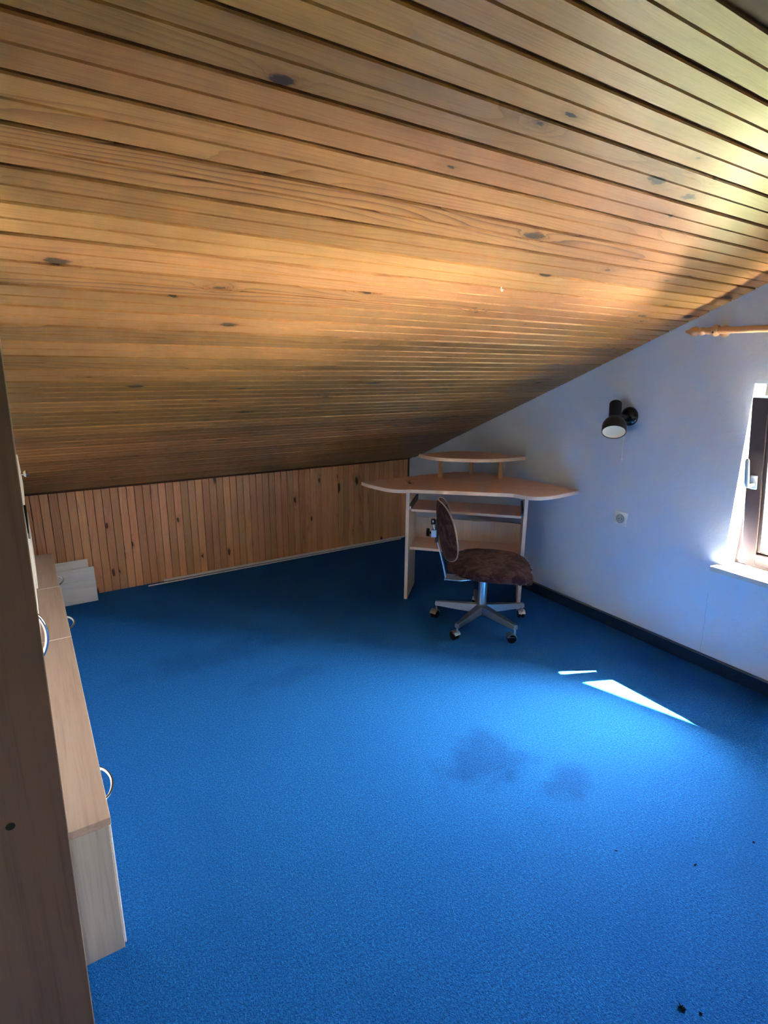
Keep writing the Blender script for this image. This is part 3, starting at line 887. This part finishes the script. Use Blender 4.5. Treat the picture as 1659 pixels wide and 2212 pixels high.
# short shaggy tufts round the rim
tm = MB()
for k in range(900):
    th = random.uniform(0, 2 * PI)
    ex, ey = superell(th, 0.240, 0.238, 3.4)
    ey *= 1 - 0.30 * max(0.0, -ex / 0.238) ** 2
    z = random.uniform(0.362, 0.402)
    base = Vector((ex + 0.035, ey, z))
    if base.x > 0.12: base.z -= 1.44 * (base.x - 0.12) ** 2
    outd = Vector((ex, ey, 0)).normalized()
    tip = base + outd * random.uniform(0.006, 0.014) + Vector((random.uniform(-.005, .005), random.uniform(-.005, .005), random.uniform(-.012, .001)))
    sd_ = outd.cross(Vector((0, 0, 1))) * 0.0016
    tm.poly_faces([seatR @ (base - sd_ - outd * 0.004), seatR @ (base + sd_ - outd * 0.004), seatR @ tip, seatR @ (base + Vector((0, 0, 0.003)) - outd * 0.004)], [(0, 1, 2), (1, 3, 2), (3, 0, 2)])
tf = tm.build('pile_fringe', M['plush'], seat)
tf['kind'] = 'stuff'
MB().box(-0.10, 0.10, -0.075, 0.075, 0.337, 0.351, M=seatR, bev=0.003).build('seat_plate', M['black'], chair)
# bent flat bar carrying the backrest
def flatbar(path, wid, th, name, mat):
    m = MB(); rows = []
    for i, p in enumerate(path):
        p = Vector(p)
        t = (Vector(path[min(i + 1, len(path) - 1)]) - Vector(path[max(i - 1, 0)])).normalized()
        n_ = t.cross(Vector((0, 1, 0))).normalized()
        rows.append([m.bm.verts.new(seatR @ (p + Vector((0, sy * wid / 2, 0)) + n_ * (sn * th / 2))) for sy, sn in ((-1, -1), (1, -1), (1, 1), (-1, 1))])
    for a_, b_ in zip(rows, rows[1:]):
        for i in range(4): m.bm.faces.new((a_[i], a_[(i + 1) % 4], b_[(i + 1) % 4], b_[i]))
    m.bm.faces.new(rows[0][::-1]); m.bm.faces.new(rows[-1])
    return m.build(name, mat, chair)
flatbar([(-0.226, 0, 0.268), (-0.222, 0, 0.286), (-0.238, 0, 0.36), (-0.268, 0, 0.47), (-0.296, 0, 0.56), (-0.309, 0, 0.635)], 0.030, 0.007, 'back_bar', M['steel'])
m = MB(); m.prism([(-0.222, -0.05), (-0.13, -0.05), (-0.06, -0.014), (-0.06, 0.014), (-0.13, 0.05), (-0.222, 0.05)], 0.284, 0.288, seatR)
m.build('bar_plate', M['steel'], chair)
m = MB(); m.prism([(-0.115, -0.012), (-0.062, -0.012), (-0.062, 0.012), (-0.115, 0.012)], 0.288, 0.351, seatR)
m.build('bar_bracket', M['steel'], chair)
# backrest shell: leans back, sides sweep forward
BW, BH = 0.185, 0.178
def back_pt(u, v, off):
    """u across -1..1, v up -1..1, off outwards to the front"""
    ex, ev = u * BW, v * BH
    lean = 0.20
    x_ = -lean * (ev + 0.0) + 0.085 * abs(u) ** 1.7 + 0.012 * (v + 0.3) ** 2 + off
    tw = math.radians(9)                                # the backrest is twisted a little on its bar
    return seatR @ Vector((-0.270 + x_ * math.cos(tw) - ex * math.sin(tw), x_ * math.sin(tw) + ex * math.cos(tw), 0.585 + ev))
m = MB()
NR, NA = 9, 72
def disc(off):
    rows = []
    for i in range(NR + 1):
        s_ = i / NR
        row = []
        for k in range(1 if i == 0 else NA):
            th = 2 * PI * k / NA
            cu, cv = superell(th, 1, 1, 3.0)
            row.append((cu * s_ * (1 - 0.10 * max(cv, 0)), cv * s_))
        rows.append(row)
    return rows
fl = disc(0)
def surf(th_fn):
    out = []
    for i, row in enumerate(fl):
        s_ = i / NR
        out.append([m.bm.verts.new(back_pt(u, v, th_fn(s_))) for u, v in row])
    return out
Ff = surf(lambda s_: 0.020 * (1 - s_ ** 4) + 0.004 * (1 - s_ ** 10))
Bb = surf(lambda s_: -0.010 * (1 - s_ ** 8) - 0.002)
for S_, flip in ((Ff, False), (Bb, True)):
    for a_, b_ in zip(S_, S_[1:]):
        for k in range(NA):
            j = (k + 1) % NA
            f = (a_[0], b_[k], b_[j]) if len(a_) == 1 else (a_[k], b_[k], b_[j], a_[j])
            m.bm.faces.new(f[::-1] if flip else f)
for k in range(NA):
    j = (k + 1) % NA
    m.bm.faces.new((Ff[-1][k], Bb[-1][k], Bb[-1][j], Ff[-1][j]))
back = m.build('backrest', M['plush'], chair, True)
pp = [back_pt(u, v, 0.0) for u, v in fl[-1]]
MB().tube(pp + [pp[0], pp[1]], 0.0042, 8, cap=False).build('piping', M['piping'], back, True)
def cp(x, y, z): return seatR @ Vector((x, y, z))
m = MB(); m.box(-0.316, -0.284, -0.024, 0.024, 0.535, 0.580, M=seatR, bev=0.003); br = m.build('clamp', M['steel'], chair)
m = MB(); m.box(-0.294, -0.276, -0.016, 0.016, 0.50, 0.64, M=seatR, bev=0.004); m.build('mount_strip', M['black'], chair)
m = MB(); m.tube([cp(-0.305, 0, 0.612), cp(-0.311, 0, 0.642)], [0.018, 0.012], 14); m.build('bar_cap', M['black'], chair, True)
m = MB(); m.tube([cp(-0.314, 0, 0.557), cp(-0.330, 0, 0.557)], 0.006, 10)
lob = []
for k in range(24):
    th = 2 * PI * k / 24
    rad = 0.021 + 0.004 * math.cos(th * 4)
    lob.append((rad * math.cos(th), rad * math.sin(th)))
m.prism(lob, 0.328, 0.346, seatR @ Matrix(((0, 0, -1, 0), (1, 0, 0, 0), (0, 1, 0, 0.557), (0, 0, 0, 1))), bev=0.003)
m.build('clamp_knob', M['black'], chair, True)
m = MB(); m.tube([(0.02, -0.01, 0.343), (0.055, -0.035, 0.326), (0.072, -0.055, 0.280)], 0.0036, 8)
lv = m.build('lever', M['steel'], chair, True)
MB().lathe([(0.0, -0.010), (0.006, -0.008), (0.0085, 0.0), (0.006, 0.008), (0.0, 0.010)], Matrix.Translation((0.074, -0.057, 0.274)), 14).build('lever_tip', M['steel'], lv, True)

# ------------------------------------------------------------------ wall lamp
lamp = empty('wall_lamp', (XW, 1.905, 1.255))
tag(lamp, 'black swivel spotlight fixed to the white gable wall', 'lamp')
def lw(p): return Vector(p) - Vector(lamp.location)
Mw = axis_matrix((0, 0, 0), (-1, 0, 0))
MB().lathe([(0.0, 0.0005), (0.052, 0.0005), (0.052, 0.010), (0.048, 0.016), (0.036, 0.026), (0.020, 0.032), (0.0, 0.033)], Mw, 32).build('wall_base', M['black_gloss'], lamp, True)
p_open, p_top = Vector((2.69, 1.882, 1.177)), Vector((2.795, 1.965, 1.330))
axd = (p_top - p_open).normalized(); HL = (p_top - p_open).length
mid_p = p_open + axd * (HL * 0.52)
m = MB(); m.tube([(-0.028, 0, 0), (-0.055, 0, 0.0), lw(mid_p) * 0.75, lw(mid_p)], [0.013, 0.012, 0.011, 0.011], 12)
m.build('arm', M['black_gloss'], lamp, True)
Mh = axis_matrix(lw(p_open), axd)
m = MB()
m.lathe([(0.058, 0.004), (0.061, 0.0), (0.063, 0.004), (0.063, 0.038), (0.060, 0.055), (0.051, 0.072), (0.040, 0.083), (0.036, 0.088), (0.032, 0.095), (0.030, HL - 0.012), (0.026, HL - 0.003), (0.018, HL), (0.0, HL)], Mh, 40)
sh_ = m.build('shade', M['black'], lamp, True)
# ribs round the upper barrel
m = MB()
for k in range(20):
    th = 2 * PI * k / 20
    c0, s0 = math.cos(th), math.sin(th)
    m.box(-0.002, 0.002, 0.0285, 0.0322, 0.103, HL - 0.008, M=Mh @ Matrix.Rotation(th, 4, 'Z'), bev=0.0008)
m.build('cooling_ribs', M['black'], sh_)
MB().lathe([(0.0595, 0.003), (0.055, 0.010), (0.045, 0.016), (0.028, 0.020), (0.0, 0.021)], Mh, 40).build('reflector', M['cream'], lamp, True)
cy0 = lw((2.785, 1.884, 1.215)); cy1 = lw((2.79, 1.883, 1.023))
m = MB(); m.tube([cy0, (cy0 + cy1) / 2 + Vector((0.0, 0.0015, 0)), cy1], 0.0019, 6)
m.build('pull_cord', M['white_plastic'], lamp, True)
MB().lathe([(0.0, -0.006), (0.003, -0.005), (0.0035, 0.0), (0.002, 0.006), (0.0, 0.006)], Matrix.Translation(cy1), 10).build('cord_bead', M['white_plastic'], lamp, True)

# ------------------------------------------------------------------ wall socket
sk_ = empty('wall_socket', (XW, 1.879, 0.673))
tag(sk_, 'white square power socket on the gable wall under the black lamp', 'socket')
Ms = axis_matrix((0, 0, 0), (-1, 0, 0), (0, 1, 0))
MB().box(-0.0405, 0.0405, -0.0405, 0.0405, 0.0003, 0.011, M=Ms, bev=0.0025).build('plate', M['white_plastic'], sk_, True)
ins = MB().lathe([(0.0265, 0.0112), (0.0265, 0.0145), (0.0235, 0.0155), (0.0205, 0.0145), (0.0195, 0.006 + 0.0052), (0.0, 0.0112)], Ms, 32).build('insert', plain('grey socket well', (0.42, 0.44, 0.45), 0.4), sk_, True)
for yy in (-0.0095, 0.0095):
    MB().lathe([(0.0, 0.0122), (0.0030, 0.0122), (0.0030, 0.0113)], Ms @ Matrix.Translation((yy, 0, 0)), 12).build('pin_hole', M['black'], ins)
for s_ in (-1, 1):
    MB().box(-0.004, 0.004, s_ * 0.0165 - 0.0025, s_ * 0.0165 + 0.0025, 0.0113, 0.0142, M=Ms).build('earth_clip', M['steel'], ins)

# ------------------------------------------------------------------ curtain rod
RX, RZ, RY1 = 2.765, 1.688, 1.607
rod = empty('curtain_rod', (RX, RY1, RZ))
tag(rod, 'turned wooden curtain rod with pointed finial above the window', 'curtain rod')
L0 = RY1 - 0.37
MB().tube([(0, -0.125, 0), (0, -L0 - 0.0, 0)], 0.0150, 20).build('pole', M['rod_wood'], rod, True)
fin = [(0.0, 0.0), (0.004, 0.002), (0.008, 0.010), (0.011, 0.020), (0.019, 0.032), (0.0225, 0.044), (0.0215, 0.054), (0.016, 0.064), (0.0125, 0.067), (0.0125, 0.070), (0.017, 0.075), (0.0195, 0.083), (0.017, 0.092), (0.012, 0.097), (0.012, 0.101), (0.016, 0.104), (0.0175, 0.126), (0.0, 0.126)]
MB().lathe(fin, axis_matrix((0, 0, 0), (0, -1, 0)), 28).build('finial', M['rod_wood'], rod, True)
MB().lathe(fin, axis_matrix((0, -L0 - 0.122, 0), (0, 1, 0)), 28).build('finial', M['rod_wood'], rod, True)
for yb in (-0.145, -L0 + 0.02):
    b = MB().lathe([(0.0155, -0.014), (0.023, -0.012), (0.0275, 0.0), (0.023, 0.012), (0.0155, 0.014)], axis_matrix((0, yb, 0), (0, -1, 0)), 28).build('bracket_ring', M['rod_wood'], rod, True)
    dx = XW - RX
    MB().lathe([(0.009, 0.02), (0.010, dx - 0.030), (0.016, dx - 0.026), (0.024, dx - 0.016), (0.027, dx - 0.006), (0.026, dx - 0.0005), (0.0, dx - 0.0005)], axis_matrix((0, yb, 0), (1, 0, 0)), 24).build('bracket', M['rod_wood'], b, True)
    MB().lathe([(0.0, 0.0285), (0.0045, 0.0285), (0.0045, 0.02)], axis_matrix((0, yb, 0), (-1, 0, -0.35)), 12).build('screw', M['rail_black'], b, True)

# ------------------------------------------------------------------ bits
o = MB()
hk = Vector((1.471, 1.539, zc(1.539)))
o.tube([(0, 0, 0.0), (0, 0, -0.010), (0.004, 0, -0.014), (0.008, 0, -0.010), (0.007, 0, -0.006)], 0.0018, 8)
h_ = o.build('ceiling_hook', M['white_plastic'], None, True)
h_.location = hk
tag(h_, 'tiny white hook screwed into the pine ceiling', 'hook')
for x, y, s_, lab in ((1.18, 0.451, 0.009, 'largest dark lint speck on the carpet, near the lower right corner'),
                      (1.207, 0.42, 0.005, 'small dark speck on the carpet just beside the largest one'),
                      (1.447, 0.826, 0.004, 'tiny dark speck on the carpet below the two faint round stains'),
                      (1.615, 0.659, 0.006, 'dark lint speck on open carpet between the stains and the right edge'),
                      (1.866, 0.603, 0.005, 'dark speck on the carpet nearest the right edge of the picture')):
    m = MB()
    for k in range(4):
        a0 = random.uniform(0, 2 * PI)
        p = [Vector((math.cos(a0), math.sin(a0), 0)) * s_ * q + Vector((random.uniform(-.3, .3), random.uniform(-.3, .3), random.uniform(0.3, 0.7))) * s_ for q in (-0.9, 0, 0.9)]
        m.tube(p, [s_ * 0.12, s_ * 0.3, s_ * 0.12], 6)
    o = m.build('lint_speck', M['lint'])
    o.location = (x, y, -0.001)
    tag(o, lab, 'lint', 'lint specks on the carpet')
